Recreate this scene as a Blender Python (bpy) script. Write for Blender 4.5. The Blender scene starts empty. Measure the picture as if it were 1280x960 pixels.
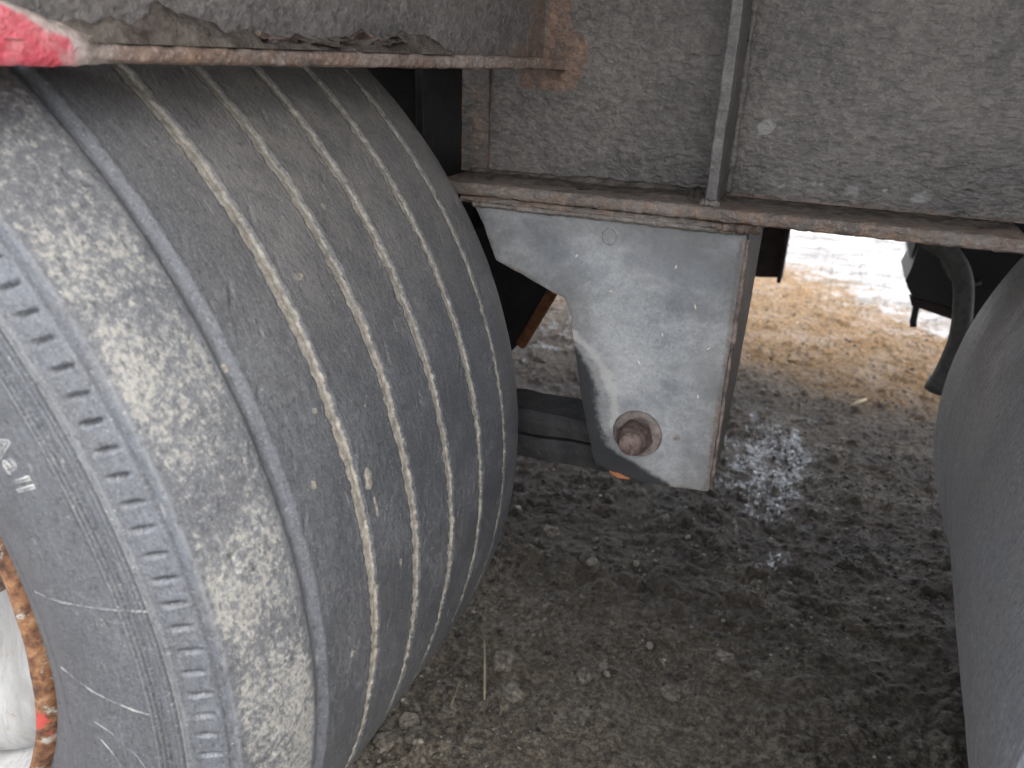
import bpy, bmesh, math, random
import numpy as np
from mathutils import Vector, Matrix, noise as mnoise

random.seed(7); RNG = np.random.default_rng(11)
scene = bpy.context.scene
COL = scene.collection

# ------------------------------------------------------------------ camera
CAM = np.array([.815, -.359, .953]); YAW, PITCH, ROLL = (math.radians(a) for a in (21.6, 23.16, 2.19))
fw = Vector((-math.sin(YAW)*math.cos(PITCH), math.cos(YAW)*math.cos(PITCH), -math.sin(PITCH)))
rt = Vector((math.cos(YAW), math.sin(YAW), 0)); up = rt.cross(fw)
r2 = rt*math.cos(ROLL) + up*math.sin(ROLL); u2 = up*math.cos(ROLL) - rt*math.sin(ROLL)
cd = bpy.data.cameras.new('camera'); cam = bpy.data.objects.new('camera', cd); COL.objects.link(cam)
M = Matrix((r2, u2, -fw)).transposed().to_4x4(); M.translation = Vector(CAM); cam.matrix_world = M
cd.sensor_width = 36; cd.lens = 961/1280*36; cd.clip_start = .02; cd.clip_end = 2000
cd.dof.use_dof = True; cd.dof.focus_distance = .78; cd.dof.aperture_fstop = 7.0
scene.camera = cam

# ------------------------------------------------------------------ light
SUN_EL, SUN_AZ = math.radians(66), math.radians(105)      # azimuth clockwise from +Y
w = bpy.data.worlds.new('World'); scene.world = w; w.use_nodes = True
nt = w.node_tree; bg = nt.nodes['Background']
sky = nt.nodes.new('ShaderNodeTexSky'); sky.sky_type = 'NISHITA'; sky.sun_disc = False
sky.sun_elevation = SUN_EL; sky.sun_rotation = SUN_AZ; sky.dust_density = 5.0; sky.air_density = 1.0; sky.ozone_density = 1.0
hs_ = nt.nodes.new('ShaderNodeHueSaturation'); hs_.inputs['Saturation'].default_value = .38      # thin overcast: a whiter sky
nt.links.new(sky.outputs[0], hs_.inputs['Color']); nt.links.new(hs_.outputs[0], bg.inputs[0]); bg.inputs[1].default_value = .15
sd = bpy.data.lights.new('sun', 'SUN'); sd.energy = .6; sd.angle = math.radians(30); sd.color = (1, .96, .9)
so = bpy.data.objects.new('sun', sd); COL.objects.link(so)
sdir = Vector((math.sin(SUN_AZ)*math.cos(SUN_EL), math.cos(SUN_AZ)*math.cos(SUN_EL), math.sin(SUN_EL)))
so.rotation_euler = sdir.to_track_quat('Z', 'Y').to_euler(); so.location = (0, -4, 6)
vs = scene.view_settings; vs.view_transform = 'Standard'; vs.look = 'None'; vs.gamma = 1; vs.use_curve_mapping = False
vs.exposure = 2.55
scene.cycles.max_bounces = 6; scene.cycles.diffuse_bounces = 4; scene.cycles.glossy_bounces = 2; scene.cycles.use_denoising = True

# ------------------------------------------------------------------ numpy noise
def _hash(ix, iy, seed):
    n = (ix*374761393 + iy*668265263 + seed*1442695041) & 0x7fffffff
    n = ((n ^ (n >> 13))*1274126177) & 0x7fffffff
    return ((n ^ (n >> 16)) & 0xffff)/65535.0
def vnoise(x, y, seed=0):
    ix = np.floor(x).astype(np.int64); iy = np.floor(y).astype(np.int64); fx = x-ix; fy = y-iy
    fx = fx*fx*(3-2*fx); fy = fy*fy*(3-2*fy)
    a = _hash(ix, iy, seed); b = _hash(ix+1, iy, seed); c = _hash(ix, iy+1, seed); d = _hash(ix+1, iy+1, seed)
    return (a*(1-fx)+b*fx)*(1-fy) + (c*(1-fx)+d*fx)*fy
def fbm(x, y, oct=4, seed=0, gain=.5):
    s = 0; a = 1; t = 0
    for o in range(oct):
        s = s + a*vnoise(x*2**o + 13.7*o, y*2**o + 7.1*o, seed+o); t += a; a *= gain
    return s/t
def sstep(a, b, x):
    t = np.clip((x-a)/(b-a), 0, 1); return t*t*(3-2*t)
def segdist(px, py, segs):
    d = np.full(px.shape, 9.)
    for (ax, ay, bx, by) in segs:
        vx, vy = bx-ax, by-ay; t = np.clip(((px-ax)*vx+(py-ay)*vy)/max(vx*vx+vy*vy, 1e-12), 0, 1)
        d = np.minimum(d, np.hypot(px-ax-t*vx, py-ay-t*vy))
    return d

# ------------------------------------------------------------------ object helpers
def tag(o, label, cat=None, group=None, kind=None):
    if label: o['label'] = label
    if cat: o['category'] = cat
    if group: o['group'] = group
    if kind: o['kind'] = kind
    return o
def thing(name, loc, label, cat, group=None):
    o = bpy.data.objects.new(name, None); COL.objects.link(o); o.location = loc; o.empty_display_size = .1
    return tag(o, label, cat, group)
def part(name, loc, label, parent):
    o = bpy.data.objects.new(name, None); COL.objects.link(o); o.parent = parent; o.location = Vector(loc)-origin(parent); o.empty_display_size = .1
    return tag(o, label)
def origin(p):
    v = Vector((0, 0, 0))
    while p: v += Vector(p.location); p = p.parent
    return v
def link_mesh(name, me, mat, parent=None, smooth=False):
    o = bpy.data.objects.new(name, me); COL.objects.link(o)
    if parent: o.parent = parent
    if mat and not me.materials: me.materials.append(mat)
    if smooth: me.polygons.foreach_set('use_smooth', np.ones(len(me.polygons), bool))
    return o
def bm_obj(name, bm, mat, parent=None, smooth=False):
    if parent: bmesh.ops.translate(bm, verts=bm.verts, vec=-origin(parent))
    bmesh.ops.recalc_face_normals(bm, faces=bm.faces)
    me = bpy.data.meshes.new(name); bm.to_mesh(me); bm.free()
    return link_mesh(name, me, mat, parent, smooth)
def np_obj(name, V, Q, mat, parent=None, smooth=True, uv=None, attrs=None):
    """V (n,3) world coordinates, Q (m,4) quads."""
    if parent: V = V - np.array(origin(parent))
    me = bpy.data.meshes.new(name); me.vertices.add(len(V)); me.vertices.foreach_set('co', V.astype(np.float32).ravel())
    k = Q.shape[1]; me.loops.add(Q.size); me.loops.foreach_set('vertex_index', Q.astype(np.int32).ravel())
    me.polygons.add(len(Q)); me.polygons.foreach_set('loop_start', np.arange(0, Q.size, k, dtype=np.int32))
    me.update(calc_edges=True); me.validate()
    if uv is not None:
        l = me.uv_layers.new(name='uv'); l.data.foreach_set('uv', uv[Q.ravel()].astype(np.float32).ravel())
    for n, a in (attrs or {}).items():
        at = me.attributes.new(n, 'FLOAT', 'POINT'); at.data.foreach_set('value', a.astype(np.float32).ravel())
    return link_mesh(name, me, mat, parent, smooth)
def grid_quads(n, m, wrap=False):
    i = np.arange(n if wrap else n-1)[:, None]; j = np.arange(m-1)[None, :]; i2 = (i+1) % n
    return np.stack([i*m+j, i2*m+j, i2*m+j+1, i*m+j+1], -1).reshape(-1, 4)
def box_bm(bm, lo, hi, bev=.0015):
    r = bmesh.ops.create_cube(bm, size=1); vs = r['verts']
    for v in vs: v.co = Vector([lo[k] + (v.co[k]+.5)*(hi[k]-lo[k]) for k in range(3)])
    if bev:
        es = list({e for v in vs for e in v.link_edges}); bmesh.ops.bevel(bm, geom=es, offset=bev, segments=2, affect='EDGES', profile=.5)
def box(name, lo, hi, mat, parent, bev=.0015):
    bm = bmesh.new(); box_bm(bm, lo, hi, bev); return bm_obj(name, bm, mat, parent)
def rough_edges(bm, amp, scale, sel=None):
    for v in bm.verts:
        p = v.co*scale; v.co += Vector((mnoise.noise(p), mnoise.noise(p+Vector((9, 3, 1))), mnoise.noise(p+Vector((2, 8, 5)))))*amp
def tube(name, pts, rad, mat, parent=None, segs=12, cap=True, wob=0):
    pts = [Vector(p) for p in pts]; bm = bmesh.new(); rings = []
    ref = Vector((.31, .17, .93)).normalized()
    for i, p in enumerate(pts):
        t = (pts[min(i+1, len(pts)-1)] - pts[max(i-1, 0)]).normalized(); a = t.cross(ref).normalized(); b = t.cross(a)
        r = rad[i] if isinstance(rad, (list, tuple)) else rad
        rings.append([bm.verts.new(p + (a*math.cos(k*2*math.pi/segs) + b*math.sin(k*2*math.pi/segs))*r*(1+wob*mnoise.noise(p*300+Vector((k, 0, 0))))) for k in range(segs)])
    for q, s in zip(rings, rings[1:]):
        for k in range(segs): bm.faces.new((q[k], q[(k+1) % segs], s[(k+1) % segs], s[k]))
    if cap: bm.faces.new(rings[0]); bm.faces.new(rings[-1])
    return bm_obj(name, bm, mat, parent, True)
def spline(P, n):
    P = np.array(P, float); out = []
    for i in range(len(P)-1):
        p0, p1, p2, p3 = P[max(i-1, 0)], P[i], P[i+1], P[min(i+2, len(P)-1)]
        for t in np.linspace(0, 1, n, endpoint=False):
            out.append(.5*((2*p1)+(p2-p0)*t+(2*p0-5*p1+4*p2-p3)*t*t+(3*p1-p0-3*p2+p3)*t**3))
    out.append(P[-1]); return np.array(out)

def plate(name, poly, Y, th, mat, parent, step=.006, stain=None, wob=0, axes='xz', bev=0):
    """A flat steel plate: outline poly in (x,z), front face at Y, thickness th away from the camera; gridded, with 'edge' (distance to outline), 'stain', 'rust' attributes."""
    P = []
    for i, (x, z) in enumerate(poly):                        # uneven, flame-cut outline
        x2, z2 = poly[(i+1) % len(poly)]; L = math.hypot(x2-x, z2-z); n = max(1, int(L/.006)) if wob else 1
        for k in range(n):
            t = k/n; a, b = x+(x2-x)*t, z+(z2-z)*t; nx, nz = (z2-z)/L, -(x2-x)/L
            d = wob*(mnoise.noise(Vector((a*70, b*70, 3.3)))+.5*mnoise.noise(Vector((a*190, b*190, 1.3)))) if k else 0
            P.append((a+nx*d, b+nz*d))
    bm = bmesh.new(); f = bm.faces.new([bm.verts.new((a, 0, b)) for a, b in P])
    xs = [p[0] for p in P]; zs = [p[1] for p in P]
    if step:
        for axis, lo, hi in ((0, min(xs), max(xs)), (2, min(zs), max(zs))):
            for c in np.arange(lo+step, hi-1e-4, step):
                co = Vector((0, 0, 0)); no = Vector((0, 0, 0)); co[axis] = c; no[axis] = 1
                bmesh.ops.bisect_plane(bm, geom=bm.verts[:]+bm.edges[:]+bm.faces[:], plane_co=co, plane_no=no, dist=1e-5)
    for v in bm.verts: v.co.y = Y
    r = bmesh.ops.extrude_face_region(bm, geom=bm.faces[:])
    for g in r['geom']:
        if isinstance(g, bmesh.types.BMVert): g.co.y = Y+th
    if axes == 'yz':
        pass
    X = np.array([v.co.x for v in bm.verts]); Z = np.array([v.co.z for v in bm.verts])
    segs = [(*poly[i], *poly[(i+1) % len(poly)]) for i in range(len(poly))]
    ed = segdist(X, Z, segs); st, ru = stain(X, Z) if stain else (np.zeros(len(X)), np.zeros(len(X)))
    o = bm_obj(name, bm, mat, parent)
    for n, a in (('edge', ed), ('stain', st), ('rust', ru)):
        at = o.data.attributes.new(n, 'FLOAT', 'POINT'); at.data.foreach_set('value', a.astype(np.float32))
    return o

# ------------------------------------------------------------------ material helper
class NM:
    def __init__(s, name):
        s.m = bpy.data.materials.new(name); s.m.use_nodes = True; s.t = s.m.node_tree; s.n = s.t.nodes; s.b = s.n['Principled BSDF']
    def put(s, sock, v):
        if isinstance(v, bpy.types.NodeSocket): s.t.links.new(v, sock)
        elif isinstance(v, (tuple, list)): sock.default_value = (*v, 1) if len(v) == 3 and sock.type == 'RGBA' else v
        else: sock.default_value = v
    def set(s, **k):
        for a, v in k.items(): s.put(s.b.inputs[{'col': 'Base Color', 'rough': 'Roughness', 'metal': 'Metallic', 'spec': 'Specular IOR Level', 'nrm': 'Normal', 'coat': 'Coat Weight'}[a]], v)
        return s.m
    def coord(s, k='Object', scale=(1, 1, 1), rot=(0, 0, 0)):
        c = s.n.new('ShaderNodeTexCoord'); mp = s.n.new('ShaderNodeMapping'); s.t.links.new(c.outputs[k], mp.inputs[0])
        mp.inputs['Scale'].default_value = scale; mp.inputs['Rotation'].default_value = rot; return mp.outputs[0]
    def noise(s, scale, vec=None, detail=4, rough=.55, dist=0, out='Fac'):
        x = s.n.new('ShaderNodeTexNoise'); x.inputs['Scale'].default_value = scale; x.inputs['Detail'].default_value = detail
        x.inputs['Roughness'].default_value = rough; x.inputs['Distortion'].default_value = dist
        s.put(x.inputs['Vector'], vec if vec is not None else s.coord()); return x.outputs[out]
    def vor(s, scale, vec=None, feat='F1', rnd=1, out='Distance'):
        x = s.n.new('ShaderNodeTexVoronoi'); x.feature = feat; x.inputs['Scale'].default_value = scale; x.inputs['Randomness'].default_value = rnd
        s.put(x.inputs['Vector'], vec if vec is not None else s.coord()); return x.outputs[out]
    def attr(s, n):
        x = s.n.new('ShaderNodeAttribute'); x.attribute_name = n; return x.outputs['Fac']
    def math(s, op, a, b=0, c=0, clamp=False):
        x = s.n.new('ShaderNodeMath'); x.operation = op; x.use_clamp = clamp
        for i, v in enumerate((a, b, c)): s.put(x.inputs[i], v)
        return x.outputs[0]
    def step(s, v, lo, hi):
        x = s.n.new('ShaderNodeMapRange'); x.interpolation_type = 'SMOOTHSTEP'; s.put(x.inputs[0], v); x.inputs[1].default_value = lo; x.inputs[2].default_value = hi; return x.outputs[0]
    def lin(s, v, lo, hi, a, b):
        x = s.n.new('ShaderNodeMapRange'); s.put(x.inputs[0], v)
        for i, k in enumerate((lo, hi, a, b)): x.inputs[i+1].default_value = k
        return x.outputs[0]
    def mix(s, f, a, b, mode='MIX'):
        x = s.n.new('ShaderNodeMix'); x.data_type = 'RGBA'; x.blend_type = mode; s.put(x.inputs[0], f); s.put(x.inputs[6], a); s.put(x.inputs[7], b); return x.outputs[2]
    def ramp(s, f, stops):
        x = s.n.new('ShaderNodeValToRGB'); s.put(x.inputs[0], f); e = x.color_ramp.elements
        while len(e) < len(stops): e.new(.5)
        for q, (p, c) in zip(e, stops): q.position = p; q.color = (*c, 1)
        return x.outputs[0]
    def bump(s, h, strength=.5, dist=.002, nrm=None):
        x = s.n.new('ShaderNodeBump'); x.inputs['Strength'].default_value = strength; x.inputs['Distance'].default_value = dist
        s.put(x.inputs['Height'], h)
        if nrm is not None: s.put(x.inputs['Normal'], nrm)
        return x.outputs[0]

def rubber_material(name, tone=1.0, dust=1.0):
    m = NM(name); uv = m.coord('UV')
    fine = m.noise(900, uv, 3, .6); med = m.noise(150, uv, 8, .72); big = m.noise(14, uv, 4, .6)
    streak = m.noise(160, m.coord('UV', (.25, 1.4, 1)), 5, .65)
    base = m.mix(big, tuple(c*tone for c in (.036, .038, .043)), tuple(c*tone for c in (.072, .075, .081)))
    base = m.mix(m.math('MULTIPLY', m.step(streak, .45, .75), .45), base, tuple(c*tone for c in (.135, .138, .14)))
    # dried mud film: strength from the 'mottle' attribute, broken up by noise
    sh = m.attr('mottle'); q = m.math('ADD', med, m.math('MULTIPLY', m.math('SUBTRACT', big, .5), .55))
    patch = m.math('MULTIPLY', m.step(m.math('SUBTRACT', q, m.math('SUBTRACT', .64, m.math('MULTIPLY', sh, .26))), -.16, .16), .7)
    col = m.mix(m.math('MULTIPLY', patch, .8*dust), base, m.mix(m.noise(40, uv, 3), (.178, .176, .168), (.135, .144, .156)))
    frag = m.noise(330, m.coord('UV', (.75, 1.1, 1), (0, 0, .5)), 6, .75); fm = m.step(m.math('ADD', frag, m.math('MULTIPLY', m.math('SUBTRACT', patch, .42), .55)), .53, .73)
    col = m.mix(m.math('MULTIPLY', m.math('MULTIPLY', fm, m.step(sh, .12, .6)), .55*dust), col, (.34, .32, .262))
    scar = m.step(m.noise(70, m.coord('UV', (1.3, .8, 1), (0, 0, -.6)), 5, .7), .64, .70); col = m.mix(m.math('MULTIPLY', m.math('MULTIPLY', scar, m.step(sh, .3, .7)), .75), col, (.03, .032, .036))
    # blue grey bloom of the sidewall
    bl = m.math('MULTIPLY', m.attr('bloom_lit'), m.lin(m.noise(33, m.coord('UV', (.5, 1, 1)), 6, .65), .3, .7, .05, .75))
    col = m.mix(bl, col, (.125, .142, .168))
    col = m.mix(m.math('MULTIPLY', m.attr('dust'), m.lin(m.noise(24, uv, 6, .7), .3, .7, .15, .85)), col, (.235, .212, .182))
    # mud packed in the grooves
    g = m.attr('mud'); gm = m.step(m.math('ADD', g, m.math('MULTIPLY', m.math('SUBTRACT', m.noise(220, uv, 4, .6), .5), .7)), .35, .65)
    gcol = m.ramp(m.noise(120, uv, 5, .7), [(.25, (.085, .077, .066)), (.45, (.20, .182, .15)), (.72, (.40, .365, .30))])
    rg = m.attr('ridge_shade'); rgn = m.lin(m.noise(60, uv, 4, .7), .3, .7, .3, 1)
    col = m.mix(m.math('MULTIPLY', m.math('MULTIPLY', m.step(rg, .2, 1), rgn), .55), col, (.27, .27, .255)); col = m.mix(m.math('MULTIPLY', m.step(rg, -.15, -.9), .75), col, (.030, .031, .035))  # dusty ridges go lighter; groove edges darken as painted shade
    gr1 = m.noise(520, uv, 4, .7); gr2 = m.noise(260, m.coord('UV', (.6, 1.2, 1)), 5, .72)
    col = m.mix(m.math('MULTIPLY', m.step(gr1, .52, .68), .5), col, (.25, .25, .245)); col = m.mix(m.math('MULTIPLY', m.step(gr2, .48, .34), .7), col, (.022, .023, .026))
    col = m.mix(gm, col, gcol)
    sp = m.step(m.vor(210, uv), .16, .06); spn = m.math('MULTIPLY', sp, m.step(m.noise(30, uv, 2), .52, .66))
    col = m.mix(m.math('MULTIPLY', spn, .75), col, (.42, .40, .35))
    # light scuffs along the tread
    sc = m.math('MULTIPLY', m.step(m.noise(120, m.coord('UV', (.3, 1.6, 1), (0, 0, .35)), 3, .5), .68, .76), .35)
    col = m.mix(sc, col, (.36, .35, .32))
    h = m.math('ADD', m.math('MULTIPLY', med, .5), m.math('ADD', m.math('MULTIPLY', fine, .35), m.math('MULTIPLY', patch, .25)))
    return m.set(col=col, rough=m.lin(patch, 0, 1, .46, .85), spec=.6, nrm=m.bump(m.math('ADD', h, m.math('MULTIPLY', gr2, .9)), .8, .0016))
def road_film(name, a, b, rustamt=.5, scaly=1.0, edge=True, grain=1.0):
    m = NM(name); o = m.coord()
    big = m.noise(9, o, 5, .6); med = m.noise(60, o, 6, .65); fine = m.noise(420, o, 3, .6)
    # scaly undercoat : horizontal-ish ripples
    sc = m.noise(125, m.coord('Object', (.72, 1, 1.2), (0, .45, 0)), 2.5, .5, .5); sc2 = m.vor(150, m.coord('Object', (.6, 1, 1.3), (0, .5, 0)), 'SMOOTH_F1')
    col = m.mix(m.step(big, .3, .7), a, b)
    col = m.mix(m.math('MULTIPLY', m.step(med, .42, .72), .5*grain), col, tuple(min(1, c*1.55) for c in b))
    col = m.mix(m.math('MULTIPLY', m.step(sc, .60, .36), .35*grain), col, tuple(c*.45 for c in a))
    col = m.mix(m.math('MULTIPLY', m.step(m.vor(130, o), .12, .05), m.math('MULTIPLY', m.step(m.noise(18, o, 2), .5, .65), .55)), col, (.33, .31, .27))
    rc = m.ramp(m.noise(70, o, 6, .7), [(.3, (.048, .032, .025)), (.5, (.13, .078, .052)), (.7, (.22, .13, .08))])
    ru = m.attr('rust'); rm = m.step(m.math('ADD', ru, m.math('MULTIPLY', m.math('SUBTRACT', med, .5), 1.1)), .38, .72)
    if edge:
        e = m.step(m.math('ADD', m.attr('edge'), m.math('MULTIPLY', m.math('SUBTRACT', m.noise(45, o, 5, .7), .5), .018)), .0045, -.001)
        rm = m.math('MAXIMUM', rm, m.math('MULTIPLY', e, .85))
    col = m.mix(m.math('MULTIPLY', rm, rustamt), col, rc)
    gs = m.noise(330, o, 4, .7); col = m.mix(m.math('MULTIPLY', m.step(gs, .52, .68), .30*grain), col, tuple(min(1, c*2.1) for c in b)); col = m.mix(m.math('MULTIPLY', m.step(gs, .45, .32), .4*grain), col, tuple(c*.4 for c in a))
    h = m.math('ADD', m.math('MULTIPLY', sc, 2.2*scaly), m.math('ADD', m.math('MULTIPLY', sc2, .7*scaly), m.math('MULTIPLY', fine, .3)))
    if edge and grain == 1: col = m.mix(m.math('MULTIPLY', m.step(m.math('ADD', m.attr('stain'), m.math('MULTIPLY', m.math('SUBTRACT', m.noise(150, o, 4), .5), .8)), .4, .7), .5), col, (.27, .26, .245))
    return m, col, h, rm
def film_mat(name, a, b, rustamt=.6, scaly=1., rough=.7, bstr=.6):
    m, col, h, rm = road_film(name, a, b, rustamt, scaly)
    return m.set(col=col, rough=rough*.75, spec=.4, nrm=m.bump(h, min(1, bstr*1.3), .0017))
def plain(name, a, b, sc=40, rough=.75, bs=.4, spec=.3, metal=0, bd=.0015, stretch=(1, 1, 1)):
    m = NM(name); o = m.coord('Object', stretch); n = m.noise(sc, o, 6, .65); n2 = m.noise(sc*7, o, 3)
    return m.set(col=m.mix(m.step(n, .3, .7), a, b), rough=rough, spec=spec, metal=metal, nrm=m.bump(m.math('ADD', n, m.math('MULTIPLY', n2, .4)), bs, bd))
def rust_paint(name, paint, amt=.5, sc=26):
    m = NM(name); o = m.coord(); n = m.noise(sc, o, 7, .68); n2 = m.noise(sc*3.2, o, 6, .7); n3 = m.noise(sc*.8, m.coord('Object', (1, 1, 1), (.4, .2, 1)), 5, .65)
    rust = m.ramp(n2, [(.30, (.035, .02, .015)), (.43, (.10, .048, .028)), (.56, (.21, .105, .050)), (.72, (.30, .20, .115))])
    col = m.mix(m.step(n, amt+.05, amt-.02), rust, paint)
    col = m.mix(m.step(m.noise(sc*.55, o, 5, .6), .60, .66), col, (.36, .34, .30)); col = m.mix(m.step(n3, .61, .63), col, (.045, .042, .044)); col = m.mix(m.step(m.noise(sc*.4, m.coord('Object', (1, 1, 1), (1, 2, .3)), 5, .6), .64, .67), col, (.38, .06, .05))
    return m.set(col=col, rough=.72, spec=.3, nrm=m.bump(m.math('ADD', m.step(n3, .63, .61), m.math('ADD', n2, m.step(n, amt-.02, amt+.05))), .7, .0016))

RUB = rubber_material('worn_rubber'); RUB2 = rubber_material('worn_rubber_dusty_lit', 4.3, .9)  # second rubber's tone raised to make up for weak light on those tyres
WEB = film_mat('undercoat_brown_grey', (.064, .057, .050), (.118, .104, .091), .85, 1.0)
FLANGE = film_mat('flange_edge_dirt', (.085, .072, .060), (.17, .15, .13), .7, .8, .85, .8)
HEAVYRUST = plain('flaky_rust', (.055, .040, .032), (.17, .125, .10), 60, .85, .9, .2, 0, .003)
RUSTBROWN = plain('old_bolt_rust', (.055, .037, .030), (.20, .135, .108), 130, .75, .8, .35, 0, .0012)
DIRT = plain('caked_dirt', (.040, .033, .028), (.115, .098, .082), 55, .95, 1.0, .1, 0, .004)
DARKSTEEL = plain('dark_greasy_steel', (.008, .008, .009), (.022, .021, .021), 30, .6, .6, .4, 0, .003)
HOSE = plain('hose_rubber', (.060, .060, .058), (.11, .107, .10), 60, .6, .3, .4)
MAROON = plain('dark_maroon_steel', (.020, .013, .013), (.05, .032, .029), 25, .7, .5)
WHITEWHEEL = None

# ================================================================== GROUND (structure)
def axis_grid(lo, hi, step, far, grow):
    a = list(np.arange(lo, hi+1e-6, step)); s = step; v = hi
    while v < far: s *= grow; v += s; a.append(v)
    s = step; v = lo
    while v > -far: s *= grow; v -= s; a.insert(0, v)
    return np.array(a)
gx = axis_grid(-.25, 1.35, .0048, 300, 1.13); gy = axis_grid(.2, 2.9, .0052, 300, 1.11)
GX, GY = np.meshgrid(gx, gy, indexing='ij')
def ground_height(x, y):
    near = np.exp(-np.maximum(0, np.hypot(x-.6, y-1.4)-2.5)/3)
    h = .030*(fbm(x*3.1, y*3.1, 3, 1)-.5) + .020*(fbm(x*13, y*13, 4, 5, .55)-.5)*near + .016*(np.abs(fbm(x*38, y*38, 3, 9, .7)-.5)*1.6-.2)*near
    l = fbm(x*22, y*22, 2, 31); h = h + .012*sstep(.62, .8, l)*near                # embedded lumps
    h = h - .018*np.exp(-((x-.84)/.22)**2-((y-1.5)/.38)**2)                         # shallow hollow that holds water
    return h
GH = ground_height(GX, GY)
def tyre_rut(x, y):
    return 0
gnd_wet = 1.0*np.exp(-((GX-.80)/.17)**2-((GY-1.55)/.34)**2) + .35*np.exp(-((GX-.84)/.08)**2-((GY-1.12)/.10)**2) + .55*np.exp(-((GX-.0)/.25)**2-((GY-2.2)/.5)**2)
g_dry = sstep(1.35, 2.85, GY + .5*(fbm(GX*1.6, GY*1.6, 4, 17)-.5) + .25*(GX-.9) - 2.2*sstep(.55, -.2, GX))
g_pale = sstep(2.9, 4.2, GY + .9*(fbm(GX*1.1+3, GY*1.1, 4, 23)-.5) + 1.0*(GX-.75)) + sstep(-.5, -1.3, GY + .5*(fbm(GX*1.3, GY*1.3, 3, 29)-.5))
m = NM('trodden_mud'); P = m.coord('Object')
n1 = m.noise(7, P, 6, .65); n2 = m.noise(48, P, 7, .7); n3 = m.noise(230, P, 4, .7); n4 = m.noise(110, P, 6, .8); v1 = m.vor(75, P)
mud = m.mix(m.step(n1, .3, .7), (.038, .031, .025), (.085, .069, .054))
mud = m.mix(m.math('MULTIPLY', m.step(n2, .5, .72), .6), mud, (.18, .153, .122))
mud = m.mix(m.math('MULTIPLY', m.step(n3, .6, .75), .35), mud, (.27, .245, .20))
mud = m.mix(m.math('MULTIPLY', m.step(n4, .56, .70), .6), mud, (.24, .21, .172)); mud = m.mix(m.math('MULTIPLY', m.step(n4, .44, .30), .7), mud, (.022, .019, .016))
mud = m.mix(m.math('MULTIPLY', m.attr('crumb_daylight'), m.lin(n2, .3, .65, .25, 1)), mud, m.mix(m.step(n4, .40, .62), (.080, .066, .049), (.27, .23, .175)))  # near side painted lighter as open-side daylight, plus scattered crumb patches
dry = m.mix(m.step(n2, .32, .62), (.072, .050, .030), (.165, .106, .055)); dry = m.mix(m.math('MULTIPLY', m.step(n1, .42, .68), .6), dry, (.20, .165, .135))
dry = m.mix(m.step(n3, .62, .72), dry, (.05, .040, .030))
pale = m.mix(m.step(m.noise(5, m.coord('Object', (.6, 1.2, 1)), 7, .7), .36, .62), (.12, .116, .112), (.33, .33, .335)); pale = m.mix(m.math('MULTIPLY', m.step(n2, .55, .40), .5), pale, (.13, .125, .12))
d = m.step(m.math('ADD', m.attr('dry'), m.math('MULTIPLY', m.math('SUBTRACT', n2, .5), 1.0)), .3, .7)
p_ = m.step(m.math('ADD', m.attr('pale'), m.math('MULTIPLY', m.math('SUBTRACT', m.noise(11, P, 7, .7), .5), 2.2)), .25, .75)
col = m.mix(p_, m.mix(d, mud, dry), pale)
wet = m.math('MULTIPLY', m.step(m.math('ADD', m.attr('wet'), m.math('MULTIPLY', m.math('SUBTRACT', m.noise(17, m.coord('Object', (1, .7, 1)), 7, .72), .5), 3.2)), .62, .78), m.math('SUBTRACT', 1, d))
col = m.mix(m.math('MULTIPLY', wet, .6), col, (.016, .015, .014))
damp = m.lin(n1, .3, .7, .60, .85)
ro = m.mix(wet, m.mix(d, damp, (.9, .9, .9)), (.05, .05, .05))
hh = m.math('ADD', m.math('MULTIPLY', n2, 1.0), m.math('ADD', m.math('MULTIPLY', n3, .55), m.math('MULTIPLY', v1, -.25)))
wh_ = m.noise(58, m.coord('Object', (1, .7, 1)), 3.5, .6, .8); bw = m.bump(wh_, 1.0, .045); bd_ = m.bump(m.math('ADD', hh, m.math('MULTIPLY', n4, .8)), .9, .009)
vm = m.n.new('ShaderNodeMix'); vm.data_type = 'VECTOR'; m.put(vm.inputs[0], wet); m.put(vm.inputs[4], bd_); m.put(vm.inputs[5], bw); gn = vm.outputs[1]
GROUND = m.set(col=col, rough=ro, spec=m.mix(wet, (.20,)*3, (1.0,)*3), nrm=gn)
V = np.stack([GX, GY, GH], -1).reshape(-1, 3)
g = np_obj('ground', V, grid_quads(len(gx), len(gy)), GROUND, None, True, None, {'crumb_daylight': (sstep(1.15, .55, GY + .45*(fbm(GX*4, GY*4, 4, 57)-.5)) + .5*sstep(.55, .75, fbm(GX*5+8, GY*5, 4, 58))).ravel(), 'wet': gnd_wet.ravel(), 'dry': g_dry.ravel(), 'pale': np.clip(g_pale, 0, 1).ravel()})
tag(g, 'dark wet trodden mud turning to sandy gravel past the trailer', kind='structure')
def gz(x, y): return float(ground_height(np.array([x]), np.array([y]))[0])

frame = thing('flatbed_trailer', (.7, 1.0, 0), 'underside of a dirty old flatbed trailer with wheels, frame rail and grey spring hanger', 'trailer')
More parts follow.
